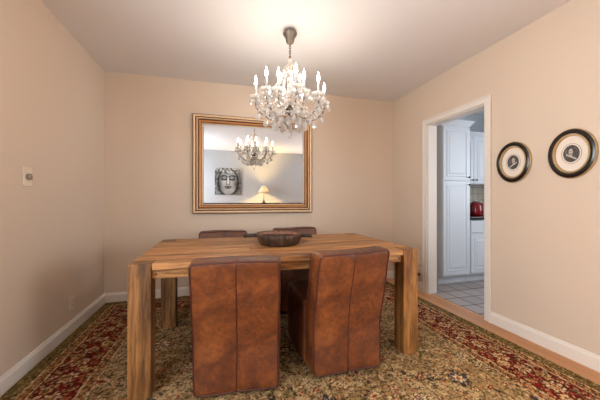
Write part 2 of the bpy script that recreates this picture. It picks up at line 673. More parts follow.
def build_rug():
    step = 0.0065
    nx = int((RX1 - RX0) / step)
    ny = int((RY1 - RY0) / step)
    xs = np.linspace(RX0, RX1, nx + 1)
    ys = np.linspace(RY0, RY1, ny + 1)
    X, Y = np.meshgrid(xs, ys)
    dx = np.minimum(X - RX0, RX1 - X)
    dy = np.minimum(Y - RY0, RY1 - Y)
    e = np.minimum(dx, dy)
    along = np.where(dx < dy, Y, X)
    e0 = e

    def C(r, g, b):
        return np.array(lin((r, g, b))[:3])
    khaki, khaki2 = C(142, 114, 76), C(168, 142, 102)
    red, rust, cream, ink, olive, gold, navy = C(110, 26, 18), C(160, 80, 44), C(206, 178, 136), C(58, 42, 32), C(104, 92, 52), C(178, 136, 84), C(56, 58, 72)
    col = np.zeros(X.shape + (3,))
    col[:] = khaki

    def smooth_noise(cell, seed):
        r = np.random.default_rng(seed)
        gx = int((RX1 - RX0) / cell) + 3
        gy = int((RY1 - RY0) / cell) + 3
        g = r.random((gy, gx))
        fx = (X - RX0) / cell
        fy = (Y - RY0) / cell
        ix, iy = fx.astype(int), fy.astype(int)
        tx, ty = fx - ix, fy - iy
        tx, ty = tx * tx * (3 - 2 * tx), ty * ty * (3 - 2 * ty)
        return (g[iy, ix] * (1 - tx) + g[iy, ix + 1] * tx) * (1 - ty) + (g[iy + 1, ix] * (1 - tx) + g[iy + 1, ix + 1] * tx) * ty
    e = e + .012 * (smooth_noise(.05, 31) - .5) + .012 * (smooth_noise(.02, 32) - .5)
    along = along + .05 * (smooth_noise(.09, 33) - .5) + .016 * (smooth_noise(.022, 34) - .5)
    n1, n2, n3 = smooth_noise(.5, 1), smooth_noise(.045, 2), smooth_noise(.018, 3)

    def put(mask, c):
        col[mask] = c

    # ---------- field
    wx = X + 0.03 * (smooth_noise(.16, 5) - .5)
    wy = Y + 0.03 * (smooth_noise(.16, 6) - .5)
    put(n2 > .6, khaki2)
    vine = np.abs(smooth_noise(.17, 8) - .5)
    put(vine < .014, olive)
    vine2 = np.abs(smooth_noise(.12, 9) - .5)
    put((vine2 < .010), ink)

    def motifs(cell, seed, rmin, rmax, pal, mask, prob=1.0, k=(5, 6, 8)):
        r = np.random.default_rng(seed)
        gx = int((RX1 - RX0) / cell) + 2
        gy = int((RY1 - RY0) / cell) + 2
        for j in range(gy):
            for i in range(gx):
                if r.random() > prob:
                    r.random(8)
                    continue
                u = r.random(8)
                cx = RX0 + (i + .2 + .6 * u[0]) * cell
                cy = RY0 + (j + .2 + .6 * u[1]) * cell
                R = rmin + (rmax - rmin) * u[2]
                i0, i1 = np.searchsorted(xs, [cx - R * 1.5, cx + R * 1.5])
                j0, j1 = np.searchsorted(ys, [cy - R * 1.5, cy + R * 1.5])
                if i1 <= i0 or j1 <= j0:
                    continue
                sx, sy = wx[j0:j1, i0:i1] - cx, wy[j0:j1, i0:i1] - cy
                th = u[3] * 2 * pi
                ax, ay = sx * cos(th) + sy * sin(th), (-sx * sin(th) + sy * cos(th)) * (1 + u[4] * .9)
                rr = np.hypot(ax, ay)
                an = np.arctan2(ay, ax)
                kk = k[int(u[5] * len(k))]
                pr = R * (.78 + .22 * np.cos(kk * an))
                p = pal[int(u[6] * len(pal))]
                sub = col[j0:j1, i0:i1]
                ok = mask[j0:j1, i0:i1]
                sub[(rr < pr * 1.18) & ok] = p[0]
                sub[(rr < pr) & ok] = p[1]
                sub[(rr < pr * .62) & ok] = p[2]
                sub[(rr < pr * .3) & ok] = p[3]
    full = np.ones_like(e, bool)
    motifs(.034, 20, .005, .011, [(khaki, ink, ink, ink), (khaki, rust, rust, cream), (khaki, cream, cream, cream), (khaki, olive, olive, olive)], full, .8, (2, 3))
    motifs(.055, 21, .006, .015, [(khaki, olive, olive, cream), (khaki, rust, rust, cream), (khaki, cream, cream, ink), (olive, ink, ink, ink)], full, .8, (2, 3))
    motifs(.15, 25, .022, .042, [(ink, olive, khaki2, rust), (ink, cream, ink, cream), (ink, khaki2, red, cream)], full, .8, (3, 5, 6))
    motifs(.11, 22, .014, .028, [(ink, olive, cream, ink), (ink, cream, rust, red), (khaki2, red, rust, cream), (olive, khaki2, ink, cream)], full, .75, (2, 3, 5))
    motifs(.30, 23, .045, .075, [(ink, red, cream, rust), (ink, navy, cream, rust), (olive, cream, rust, ink), (ink, cream, navy, gold)], full, .85)

    # ---------- borders
    m = (e < .40)
    g2 = (e >= .385) & (e < .465)
    bord = (e >= .155) & (e < .385)
    g1 = (e >= .075) & (e < .155)
    put(bord, red)
    put(bord & (n2 > .66), C(92, 16, 18))
    motifs(.036, 41, .006, .013, [(red, gold, gold, ink), (red, cream, rust, ink), (red, C(70, 20, 18), ink, ink), (red, khaki2, olive, ink)], bord, .9, (2, 3))
    s = along
    ctr = .27
    per = .34
    A = .062
    q = e - ctr + .010 * (n2 - .5)
    vv = A * np.sin(2 * pi * s / per)
    put(bord & (np.abs(q - vv) < .0085), gold)
    put(bord & (np.abs(q + vv) < .0055), olive)
    # leaves on the vine
    for k, (off, amp, c1, c2) in enumerate(((.0, 1, cream, rust), (.5, 1, cream, ink), (.25, -1, gold, cream), (.75, -1, gold, ink))):
        ss = ((s / per - off + .5) % 1 - .5) * per
        cy = {0: .0, 1: .0, 2: .055, 3: -.055}[k]
        rr = np.hypot(ss, (q - cy) * 1.05)
        an = np.arctan2(q - cy, ss)
        R = (.055 if k < 2 else .042) * (.78 + .22 * np.cos((8 if k < 2 else 5) * an))
        put(bord & (rr < R * 1.2), ink if k < 2 else C(92, 16, 18))
        put(bord & (rr < R), c1)
        put(bord & (rr < R * .66), red if k < 2 else c2)
        put(bord & (rr < R * .42), gold)
        put(bord & (rr < R * .2), ink)
    for k in range(8):
        off = (k + .5) / 8
        ss = ((s / per - off + .5) % 1 - .5) * per
        cy = .085 * (1 if k % 2 else -1)
        th = .7 * (1 if k % 4 < 2 else -1)
        a, b = ss * cos(th) + (q - cy) * sin(th), -ss * sin(th) + (q - cy) * cos(th)
        put(bord & ((a / .034) ** 2 + (b / .011) ** 2 < 1), [cream, gold, khaki2, rust][k % 4])
        put(bord & ((a / .02) ** 2 + (b / .004) ** 2 < 1), ink)
    for gmask, g0, g1_ in ((g1, .075, .155), (g2, .385, .465)):
        put(gmask, gold * .55 + khaki * .45)
        w = g1_ - g0
        t = (e - g0) / w
        put(gmask & ((t < .07) | (t > .93)), ink)
        put(gmask & (((t > .09) & (t < .17)) | ((t > .83) & (t < .91))), cream)
        ss = (s / .075) % 1
        diag = np.abs(((ss + (t - .5) * .9) % 1) - .5)
        put(gmask & (diag < .17) & (t > .24) & (t < .76), ink)
        put(gmask & (diag < .08) & (t > .34) & (t < .66), rust)
        put(gmask & (np.abs(diag - .34) < .05) & (t > .24) & (t < .76), red)
    out = e < .075
    put(out, C(118, 96, 54))
    put(out & (n3 > .7), C(100, 80, 42))
    # wear and weave
    n4 = smooth_noise(.0085, 44)
    pick = (n4 > .66)
    col[pick] = col[pick] * .34
    pick = (n4 < .2)
    col[pick] = col[pick] * .5 + C(206, 178, 136) * .5
    wear = (.84 + .32 * n1) * (.86 + .28 * n3)
    col *= wear[..., None]
    # mesh
    nv = X.size
    co = np.empty((nv, 3))
    co[:, 0] = X.ravel()
    co[:, 1] = Y.ravel()
    co[:, 2] = RT
    idx = np.arange(nv).reshape(X.shape)
    f = np.stack([idx[:-1, :-1], idx[:-1, 1:], idx[1:, 1:], idx[1:, :-1]], -1).reshape(-1, 4)
    # skirt
    per_i = np.concatenate([idx[0, :], idx[1:, -1], idx[-1, -2::-1], idx[-2:0:-1, 0]])
    low = co[per_i].copy()
    low[:, 2] = 0.0005
    li = np.arange(len(per_i)) + nv
    sk = np.stack([per_i, li, np.roll(li, -1), np.roll(per_i, -1)], -1)
    bt = np.array([[li[0], li[nx + ny + nx], li[nx + ny], li[nx]]])
    co = np.vstack([co, low])
    cc = np.vstack([col.reshape(-1, 3), col.reshape(-1, 3)[per_i]])
    f = np.vstack([f, sk, bt])
    me = bpy.data.meshes.new('rug')
    me.vertices.add(len(co))
    me.vertices.foreach_set('co', co.ravel().astype(np.float32))
    me.loops.add(f.size)
    me.loops.foreach_set('vertex_index', f.ravel().astype(np.int32))
    me.polygons.add(len(f))
    me.polygons.foreach_set('loop_start', (np.arange(len(f)) * 4).astype(np.int32))
    me.update(calc_edges=True)
    me.validate()
    at = me.color_attributes.new('Col', 'FLOAT_COLOR', 'POINT')
    at.data.foreach_set('color', np.hstack([np.clip(cc, 0, 1), np.ones((len(cc), 1))]).ravel().astype(np.float32))
    me.materials.append(M['rug'])
    o = bpy.data.objects.new('area_rug', me)
    COL.objects.link(o)
    tag(o, 'large khaki floral rug with dark red patterned border under the dining table', 'rug')


build_rug()

# ------------------------------------------------------------------ dining table
TX0, TX1, TY0, TY1, TZ = -0.482, 1.362, 1.715, 2.735, 0.75
LW = 0.118


def dining_table():
    t = thing('dining_table', 'chunky rustic oak dining table with square block legs on the rug', 'table', (0, 0, RT))
    z1 = TZ - RT
    mb = MB()
    n = 7
    w = (TY1 - TY0) / n
    r = random.Random(3)
    cuts = [TY0]
    for i in range(1, n):
        cuts.append(TY0 + w * i + r.uniform(-.015, .015))
    cuts.append(TY1)
    g = .0024
    cuts[1], cuts[-2] = TY0 + LW, TY1 - LW
    for i in range(n):
        a, b = cuts[i], cuts[i + 1]
        ends = i in (0, n - 1)
        xa, xb = (TX0 + LW + g, TX1 - LW - g) if ends else (TX0, TX1)
        if r.random() < .7 and not ends:
            xm = r.uniform(TX0 + .5, TX1 - .5)
            mb.box(xa, xm - g, a + g, b - g, z1 - .038, z1)
            mb.box(xm + g, xb, a + g, b - g, z1 - .038, z1)
        else:
            mb.box(xa, xb, a + g, b - g, z1 - .038, z1)
    mb.build('tabletop', M['wood_x'], t, bevel=.003)
    for x0 in (TX0 + .03, TX1 - .06):
        MB().box(x0, x0 + .03, TY0 + LW, TY1 - LW, z1 - .092, z1 - .0385).build('end_rail', M['wood_y'], t, bevel=.002)
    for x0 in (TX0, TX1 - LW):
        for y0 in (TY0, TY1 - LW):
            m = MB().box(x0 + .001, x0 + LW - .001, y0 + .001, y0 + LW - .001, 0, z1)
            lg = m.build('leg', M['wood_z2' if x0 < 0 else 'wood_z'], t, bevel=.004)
    for y0 in (TY0 + .03, TY1 - .03 - .03):
        m = MB().box(TX0 + LW, TX1 - LW, y0, y0 + .03, z1 - .092, z1 - .0385)
        a = m.build('apron', M['apron'], t, bevel=.002)
        yy = y0 - .0015 if y0 < 2 else y0 + .03
        for px in (TX0 + LW + .02, TX1 - LW - .02):
            MB().tube([(px, yy, z1 - .066), (px, yy + .0015, z1 - .066)], .006, 12).build('peg', M['peg'], a)


dining_table()


# ------------------------------------------------------------------ chairs
def chair(label, loc, rz, w, h, lean, skew, seed):
    t = thing('dining_chair', label, 'chair', (loc[0], loc[1], RT), rz, 'brown leather dining chairs')
    hw = w / 2
    zt = h - RT

    def yl(x, z):
        q = max(0, (z - .28) / (zt - .28))
        fl = max(0, (.28 - z) / .28)
        return -lean * (q ** 1.25) - 0.012 * fl ** 2

    def fn(x, y, z):
        q = z / zt
        nz = noise.noise(Vector((x * 5 + seed, y * 5, z * 5)))
        nz2 = noise.noise(Vector((x * 14 + seed, y * 14, z * 14 + 3)))
        wv = (1 + .022 * math.sin(q * pi) * (1 if q < 1 else 0)) * (1 + .05 * max(0, y) / .145)
        front = 1 if y > .05 else -1
        puff = (.008 * (1 - (x / hw) ** 2) * (1 - (2 * q - 1) ** 4))
        seam = .007 * math.exp(-(x / .012) ** 2)
        yy = y + yl(x, z) + front * (puff + nz * .006 + nz2 * .0022 - seam)
        zz = z + (skew * x / hw + .004 * math.sin(x * 11 + seed)) * max(0, q) ** 3
        return (x * wv + nz * .003, yy, zz)
    soft_block('backrest', M['leather'], -hw, hw, 0, .145, .022, zt, .020, (14, 2, 16), fn, t, 4)

    def fs(x, y, z):
        nz = noise.noise(Vector((x * 5 + seed, y * 5, z * 5 + 9)))
        q = (z - .03) / .43
        return (x * (1 + .06 * (y - .1) / .45) + nz * .004 + (.006 * (1 if x > 0 else -1)) * math.sin(pi * min(1, max(0, q))), y, z + (.014 * (1 - (x / hw) ** 2) if z > .4 else 0))
    hs = hw + .019
    soft_block('seat', M['leather'], -hs, hs, .12, .56, .03, .452, .024, (8, 8, 8), fs, t, 4)
    # piping round the back face, and the seam down its middle
    ins = .006

    def pt(x, z, off=.0):
        p = fn(x, 0.0 + off, z)
        return p
    path = []
    r = .024
    xs_, z0, z1 = hw - ins, .022 + ins, zt - ins
    for (cx, cz, a0) in ((xs_ - r, z0 + r, -pi / 2), (xs_ - r, z1 - r, 0), (-xs_ + r, z1 - r, pi / 2), (-xs_ + r, z0 + r, pi)):
        for k in range(5):
            a = a0 + k / 4 * pi / 2
            path.append((cx + r * cos(a), cz + r * sin(a)))
        nxt = {-pi / 2: 'v', 0: 'h', pi / 2: 'v', pi: 'h'}[a0]
        for k in range(1, 12):
            q = k / 12
            if a0 == -pi / 2:
                path.append((xs_, z0 + r + (z1 - z0 - 2 * r) * q))
            elif a0 == 0:
                path.append((xs_ - r - (2 * xs_ - 2 * r) * q, z1))
            elif a0 == pi / 2:
                path.append((-xs_, z1 - r - (z1 - z0 - 2 * r) * q))
            else:
                path.append((-xs_ + r + (2 * xs_ - 2 * r) * q, z0))
    mb = MB()
    mb.tube([pt(x, z, .004) for x, z in path], .0055, 8, closed=True)
    mb.tube([pt(x, z, .141) for x, z in path], .005, 8, closed=True)
    mb.build('piping', M['seam'], t, smooth=True)
    mb = MB()
    mb.tube([pt(0, z0 + (z1 - z0) * k / 20, .002) for k in range(21)], .0052, 6)
    mb.build('seam', M['seam'], t, smooth=True)
    for sx in (-1, 1):
        for y in (.03, .50):
            MB().box(sx * (hw - .04) - .02, sx * (hw - .04) + .02, y, y + .04, 0, .045).build('foot', M['foot'], t)


chair('brown leather chair seen from behind at the near left of the table', (.090, 1.606), radians(-5.5), .464, .785, .135, .0, 1.3)
chair('brown leather chair seen from behind at the near right of the table', (.766, 1.614), radians(-.5), .450, .795, .125, .010, 4.1)
chair('brown leather chair across the table, left of the bowl, only its top showing', (.035, 3.18), radians(180 + 3), .480, .765, .09, .0, 7.7)
chair('brown leather chair across the table, behind the bowl, only its top showing', (.825, 3.16), radians(180), .475, .78, .09, .0, 9.9)


# ------------------------------------------------------------------ bowl
def bowl():
    t = thing('wooden_bowl', 'dark round carved wooden bowl with stub handles on the table', 'bowl', (.46, 2.245, TZ), -YAW)

    def wob(a):
        return .012 * math.sin(5 * a + 1) + .010 * math.sin(9 * a)
    prof = [(.148, 0), (.160, .006), (.178, .045), (.188, .070), (.186, .076), (.176, .075)]
    prof = [(r_, z_ * 1.1) for r_, z_ in prof]
    MB().lathe(prof + [(.170, .060), (.158, .030), (.13, .018), (.02, .016)], 44, sy=1.15, wob=wob, mi=0).build('bowl_body', M['bowl'], t, smooth=True)
    MB().lathe([(.1735, .0805), (.172, .068), (.161, .032), (.132, .0195), (.001, .0175)], 44, sy=1.15, wob=wob, cap=False).build('bowl_inside', M['bowl_in'], t, smooth=True)
    for a, L in ((pi, .105), (0, .085), (pi * .55, .028)):
        Rm = Matrix.Rotation(a, 4, 'Z') @ Matrix.Translation((0.022 if a == pi * .55 else 0, 0, 0.004))
        path = [(.176, 0, .060), (.20, 0, .061), (.20 + L * .5, 0, .058), (.18 + L, 0, .055)]
        m = MB().tube([Rm @ Vector(p) for p in path], [.016, .015, .014, .014], 10)
        m.build('handle', M['foot'], t, smooth=True)


bowl()


# ------------------------------------------------------------------ wall mirror
def wall_mirror():
    x0, x1, z0, z1 = -.305, 1.139, .940, 2.098
    t = thing('wall_mirror', 'large rectangular mirror in an ornate gold frame on the back wall', 'mirror', ((x0 + x1) / 2, YB, z0))
    cx, cz = (x0 + x1) / 2, z0
    # profile: (inset from the outer edge, depth in front of the wall, material)
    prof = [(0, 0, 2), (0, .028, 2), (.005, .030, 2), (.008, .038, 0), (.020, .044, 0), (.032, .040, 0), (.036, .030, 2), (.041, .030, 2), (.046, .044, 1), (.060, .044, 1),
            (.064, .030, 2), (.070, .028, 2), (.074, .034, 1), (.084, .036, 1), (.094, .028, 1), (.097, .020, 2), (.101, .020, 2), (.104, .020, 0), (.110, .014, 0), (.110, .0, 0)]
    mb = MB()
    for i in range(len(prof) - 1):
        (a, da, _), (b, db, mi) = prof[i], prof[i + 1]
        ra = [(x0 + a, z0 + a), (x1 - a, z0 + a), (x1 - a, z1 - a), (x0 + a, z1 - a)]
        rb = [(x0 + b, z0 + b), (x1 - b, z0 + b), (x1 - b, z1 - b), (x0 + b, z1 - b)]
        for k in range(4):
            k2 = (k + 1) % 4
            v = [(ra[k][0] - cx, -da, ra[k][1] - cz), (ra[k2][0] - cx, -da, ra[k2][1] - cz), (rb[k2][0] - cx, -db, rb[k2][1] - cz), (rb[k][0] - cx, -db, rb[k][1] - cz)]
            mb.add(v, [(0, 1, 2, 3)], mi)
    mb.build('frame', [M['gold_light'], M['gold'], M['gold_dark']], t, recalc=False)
    # rope beading in the middle of the moulding
    rp = MB()
    ins = .052
    pts = []
    a0, a1, b0, b1 = x0 + ins, x1 - ins, z0 + ins, z1 - ins
    st = .021
    nx, nz = int((a1 - a0) / st), int((b1 - b0) / st)
    for k in range(nx + 1):
        for zz in (b0, b1):
            pts.append((a0 + (a1 - a0) * k / nx, zz, 0))
    for k in range(1, nz):
        for xx in (a0, a1):
            pts.append((xx, b0 + (b1 - b0) * k / nz, 1))
    for (x, z, vert) in pts:
        Rm = Matrix.Translation((x - cx, -.046, z - cz)) @ Matrix.Rotation(radians(-50 if not vert else 40), 4, 'Y')
        rp.lathe([(.001, -.015), (.0065, -.008), (.008, 0), (.0065, .008), (.001, .015)], 6, mat=Rm)
    rp.build('beading', M['gold_light'], t, smooth=True)
    # glass: flat centre and a bevelled border
    g = .110
    bw = .014
    X0, X1, Z0, Z1 = x0 + g - cx, x1 - g - cx, z0 + g - cz, z1 - g - cz
    mb = MB()
    o_ = [(X0, -.012, Z0), (X1, -.012, Z0), (X1, -.012, Z1), (X0, -.012, Z1)]
    i_ = [(X0 + bw, -.0150, Z0 + bw), (X1 - bw, -.0150, Z0 + bw), (X1 - bw, -.0150, Z1 - bw), (X0 + bw, -.0150, Z1 - bw)]
    bk = [(X0, -.001, Z0), (X1, -.001, Z0), (X1, -.001, Z1), (X0, -.001, Z1)]
    v = o_ + i_ + bk
    f = [(4, 5, 6, 7), (8, 11, 10, 9)]
    for k in range(4):
        k2 = (k + 1) % 4
        f.append((k, k2, 4 + k2, 4 + k))
        f.append((8 + k, 8 + k2, k2, k))
    mb.add(v, f)
    mb.build('mirror_glass', M['mirror'], t)


wall_mirror()


# ------------------------------------------------------------------ chandelier
def chandelier():
    cx, cy = .549, 2.24
    t = thing('chandelier', 'crystal chandelier with lit candle bulbs hanging from the ceiling over the table', 'chandelier', (cx, cy, 0))
    MB().lathe([(.020, 2.372), (.030, 2.380), (.034, 2.392), (.036, 2.41), (.044, 2.425), (.054, 2.44), (.059, 2.452), (.054, 2.466), (.030, 2.478), (.015, 2.4835)], 28).build('canopy', M['canopy'], t, smooth=True)
    ch = MB()
    z = 2.378
    k = 0
    while z > 2.262:
        pts = []
        for q in range(10):
            a = 2 * pi * q / 10
            u, w_ = .0075 * cos(a), .014 * sin(a)
            pts.append((u, 0, z - .012 + w_) if k % 2 else (0, u, z - .012 + w_))
        ch.tube(pts, .0028, 6, closed=True)
        z -= .021
        k += 1
    ch.build('chain', M['bronze'], t, smooth=True)
    st = MB().lathe([(.006, 2.262), (.010, 2.25), (.006, 2.24), (.006, 1.84)], 12)
    st.build('stem', M['brass'], t, smooth=True)
    col = MB()
    for (zz, r, s_) in ((2.235, .018, 1.0), (2.19, .026, 1.0), (2.135, .020, 1.4), (2.08, .030, .9), (2.02, .022, 1.6), (1.955, .034, .8), (1.90, .026, 1.2)):
        col.lathe([(.008, -r * s_), (r * .7, -r * .7 * s_), (r, 0), (r * .7, r * .7 * s_), (.008, r * s_)], 10, (0, 0, zz))
    col.build('crystal_column', M['crystal'], t)
    for (zz, r) in ((2.212, .012), (2.163, .016), (2.108, .013), (2.052, .015), (1.99, .014), (1.93, .016)):
        MB().lathe([(.006, -.008), (r, -.004), (r, .004), (.006, .008)], 14, (0, 0, zz)).build('collar', M['brass'], t, smooth=True)
    MB().lathe([(.004, 1.775), (.012, 1.785), (.030, 1.80), (.038, 1.82), (.036, 1.84), (.022, 1.855), (.010, 1.87)], 18).build('hub', M['bronze'], t, smooth=True)
    # right vector of the camera view is only used to turn measured positions into room positions
    rx, ry = cos(YAW), -sin(YAW)
    fx, fy = sin(YAW), cos(YAW)
    cups = [(-.275, -.02, 1.930), (-.172, -.175, 1.930), (-.082, -.155, 1.935), (.052, -.225, 1.930), (.112, -.13, 1.930),
            (.226, -.07, 1.935), (.285, .09, 1.915), (.10, .25, 1.925), (-.06, .21, 1.935), (-.19, .18, 1.925)]
    pend = []
    bead0 = None
    for (u, d, zc) in cups:
        ex, ey = u * rx + d * fx, u * ry + d * fy
        R = math.hypot(ex, ey)
        dx, dy = ex / R, ey / R
        ph = [(.03, 1.815), (.07 if R > .2 else .05, 1.775), (R * .45, 1.755), (R * .7, 1.77), (R * .9, 1.815), (R, 1.86), (R, zc - .01)]
        # smooth path
        path = []
        for i in range(len(ph) - 1):
            p0, p1, p2, p3 = ph[max(i - 1, 0)], ph[i], ph[i + 1], ph[min(i + 2, len(ph) - 1)]
            for j in range(4):
                s = j / 4
                q = [0.5 * ((2 * p1[k]) + (-p0[k] + p2[k]) * s + (2 * p0[k] - 5 * p1[k] + 4 * p2[k] - p3[k]) * s * s + (-p0[k] + 3 * p1[k] - 3 * p2[k] + p3[k]) * s ** 3) for k in range(2)]
                path.append(q)
        path.append(ph[-1])
        a = MB().tube([(dx * p[0], dy * p[0], p[1]) for p in path], .0042, 8).build('arm', M['bronze'], t, smooth=True)
        for i, p in enumerate(path):
            if i % 3 == 1:
                if bead0 is None:
                    gb = bead0 = MB().bead((0, 0, 0), .0145, 1.0, 8).build('glass_bead', M['crystal'], a)
                else:
                    gb = bead0.copy()
                    COL.objects.link(gb)
                    gb.parent = a
                gb.location = (dx * p[0], dy * p[0], p[1])
        # bobeche, cup, candle, bulb
        wob = lambda q: .10 * math.cos(8 * q)
        MB().lathe([(.008, -.010), (.030, -.006), (.047, .004), (.050, .010), (.046, .009), (.028, .0), (.008, -.003)], 32, (ex, ey, zc), wob=wob).build('bobeche', M['crystal'], a, smooth=True)
        MB().lathe([(.006, -.012), (.011, -.004), (.012, .012), (.010, .014)], 14, (ex, ey, zc)).build('candle_cup', M['bronze'], a, smooth=True)
        MB().lathe([(.0095, .010), (.0095, .098), (.006, .101)], 14, (ex, ey, zc)).build('candle', M['candle'], a, smooth=True)
        MB().lathe([(.004, .100), (.0095, .112), (.0115, .122), (.0090, .138), (.0050, .154), (.0022, .168), (.0006, .176)], 12, (ex, ey, zc)).build('bulb', M['bulb'], a, smooth=True)
        for k in range(5):
            q = 2 * pi * k / 5 + u * 9
            pend.append((ex + .043 * cos(q), ey + .043 * sin(q), zc - .004, .060, q))
        pend.append((dx * R * .72, dy * R * .72, 1.765, .074, R * 20))
        if R > .15:
            pend.append((dx * R * .93, dy * R * .93, 1.815, .072, R * 33))
    for k in range(10):
        q = 2 * pi * k / 10
        pend.append((.125 * cos(q), .125 * sin(q), 1.745, .080, q))
    for k in range(6):
        q = 2 * pi * k / 6 + .3
        pend.append((.055 * cos(q), .055 * sin(q), 1.755, .082, q))
    for k in range(6):
        q = 2 * pi * k / 6
        pend.append((.045 * cos(q), .045 * sin(q), 2.165, .045, q))
    pend = pend[:98]
    # one pendant mesh, shared
    pm = MB()
    pm.bead((0, 0, -.006), .0065, 1.0, 6)
    prof = [(.002, -.95), (.30, -.80), (.40, -.62), (.30, -.38), (.14, -.20), (.03, -.12)]
    pm.lathe([(r_ * 1.0, z_) for r_, z_ in prof], 8, sx=1, sy=.5)
    first = None
    for i, (x, y, z, L, q) in enumerate(pend):
        if first is None:
            mb = MB()
            mb.bead((0, 0, -.12), .16, 1.0, 6)
            mb.lathe([(.002, -1.0), (.26, -.86), (.36, -.68), (.27, -.45), (.12, -.28), (.03, -.2)], 8, sx=1, sy=.55)
            o = mb.build('crystal_pendant', M['crystal'], t)
            first = o
        else:
            o = first.copy()
            COL.objects.link(o)
            o.parent = t
        o.location = (x, y, z)
        o.rotation_euler = (0, 0, q)
        o.scale = (L, L, L)
    # bottom ring, basket hoop and last drop
    hoop = MB()
    hoop.tube([(.128 * cos(2 * pi * k / 36), .128 * sin(2 * pi * k / 36), 1.748) for k in range(36)], .0035, 6, closed=True)
    for k in range(5):
        q = 2 * pi * k / 5
        hoop.tube([(.128 * cos(q), .128 * sin(q), 1.748), (.06 * cos(q), .06 * sin(q), 1.775), (.02 * cos(q), .02 * sin(q), 1.80)], .003, 6)
    hoop.build('hoop', M['brass'], t, smooth=True)
    db = MB()
    db.bead((0, 0, 1.762), .010, 1, 8)
    db.bead((0, 0, 1.735), .013, 1, 8)
    db.bead((0, 0, 1.708), .010, 1, 8)
    db.tube([(0, 0, 1.775), (0, 0, 1.63)], .0012, 5)
    db.lathe([(.002, -.018), (.012, -.012), (.016, 0), (.012, .012), (.002, .018)], 8, (0, 0, 1.615))
    db.build('bottom_drop', M['crystal'], t)
    # bead strands: crown to cups, and cup to cup
    P = []
    for (u, d, zc) in cups:
        P.append(Vector((u * rx + d * fx, u * ry + d * fy, zc)))
    top = 2.17

    def strand(a, b, sag, r=.0062):
        mb = MB()
        L = (b - a).length + sag
        n = max(6, int(L / .0155))
        for i in range(n + 1):
            s = i / n
            p = a.lerp(b, s)
            p.z -= sag * 4 * s * (1 - s)
            mb.bead(p, r if i % 4 else r * 1.45, 1, 6)
        mb.build('bead_strand', M['crystal'], t)
    for p in P:
        q = math.atan2(p.y, p.x)
        strand(Vector((.045 * cos(q), .045 * sin(q), top)), Vector((p.x * .9, p.y * .9, p.z + .005)), .07)
    order = sorted(P, key=lambda p: math.atan2(p.y, p.x))
    for i in range(len(order)):
        a, b = order[i], order[(i + 1) % len(order)]
        strand(a - Vector((0, 0, .01)), b - Vector((0, 0, .01)), .055)
    for k in range(10):
        p = order[k]
        q = 2 * pi * k / 10
        strand(Vector((.126 * cos(math.atan2(p.y, p.x)), .126 * sin(math.atan2(p.y, p.x)), 1.75)), Vector((p.x, p.y, p.z - .015)), .045)
    # curled upper branches with a spire
    for k in range(6):
        q = 2 * pi * k / 6 + .35
        pts = []
        for j in range(11):
            s = j / 10
            rr = .02 + .10 * math.sin(s * 2.4)
            zz = 1.97 + .13 * s - .05 * math.sin(s * pi)
            pts.append((rr * cos(q), rr * sin(q), zz))
        m = MB().tube(pts, [.006 - .003 * j / 10 for j in range(11)], 8)
        m.bead(pts[-1], .013, 1.4, 8)
        m.bead(pts[5], .012, 1.0, 8)
        m.build('upper_branch', M['crystal'], t)
    m = MB()
    m.tube([(.046 * cos(2 * pi * k / 24), .046 * sin(2 * pi * k / 24), 2.168) for k in range(24)], .004, 6, closed=True)
    for k in range(3):
        q = 2 * pi * k / 3
        m.tube([(.046 * cos(q), .046 * sin(q), 2.168), (.012 * cos(q), .012 * sin(q), 2.166)], .003, 6)
    m.build('crown', M['brass'], t, smooth=True)


chandelier()


# ------------------------------------------------------------------ grey-scale prints painted per vertex
def print_panel(name, parent, w, h, fn, place, nx=90, ny=90, ellipse=False):
    xs = np.linspace(-1, 1, nx + 1)
    ys = np.linspace(-1, 1, ny + 1)
    X, Y = np.meshgrid(xs, ys)
    colr = fn(X, Y)
    if ellipse:
        X2 = X * np.sqrt(1 - Y ** 2 / 2)
        Y2 = Y * np.sqrt(1 - X ** 2 / 2)
        colr = fn(X2, Y2)
        X, Y = X2, Y2
    v = [place(x * w / 2, y * h / 2) for x, y in zip(X.ravel(), Y.ravel())]
    idx = np.arange(X.size).reshape(X.shape)
    f = np.stack([idx[:-1, :-1], idx[:-1, 1:], idx[1:, 1:], idx[1:, :-1]], -1).reshape(-1, 4).tolist()
    me = bpy.data.meshes.new(name)
    me.from_pydata(v, [], f)
    at = me.color_attributes.new('Col', 'FLOAT_COLOR', 'POINT')
    c4 = np.ones((X.size, 4))
    c4[:, :3] = (np.clip(colr, 0, 1) ** 2.2).reshape(-1, 3)
    at.data.foreach_set('color', c4.ravel().astype(np.float32))
    me.materials.append(M['print'])
    o = bpy.data.objects.new(name, me)
    COL.objects.link(o)
    o.parent = parent
    return o


def vnoise(X, Y, s, seed):
    r = np.random.default_rng(seed)
    g = r.random((64, 64))
    fx, fy = (X + 2) * s, (Y + 2) * s
    ix, iy = np.floor(fx).astype(int), np.floor(fy).astype(int)
    tx, ty = fx - ix, fy - iy
    tx, ty = tx * tx * (3 - 2 * tx), ty * ty * (3 - 2 * ty)
    G = lambda a, b: g[a % 64, b % 64]
    return (G(iy, ix) * (1 - tx) + G(iy, ix + 1) * tx) * (1 - ty) + (G(iy + 1, ix) * (1 - tx) + G(iy + 1, ix + 1) * tx) * ty


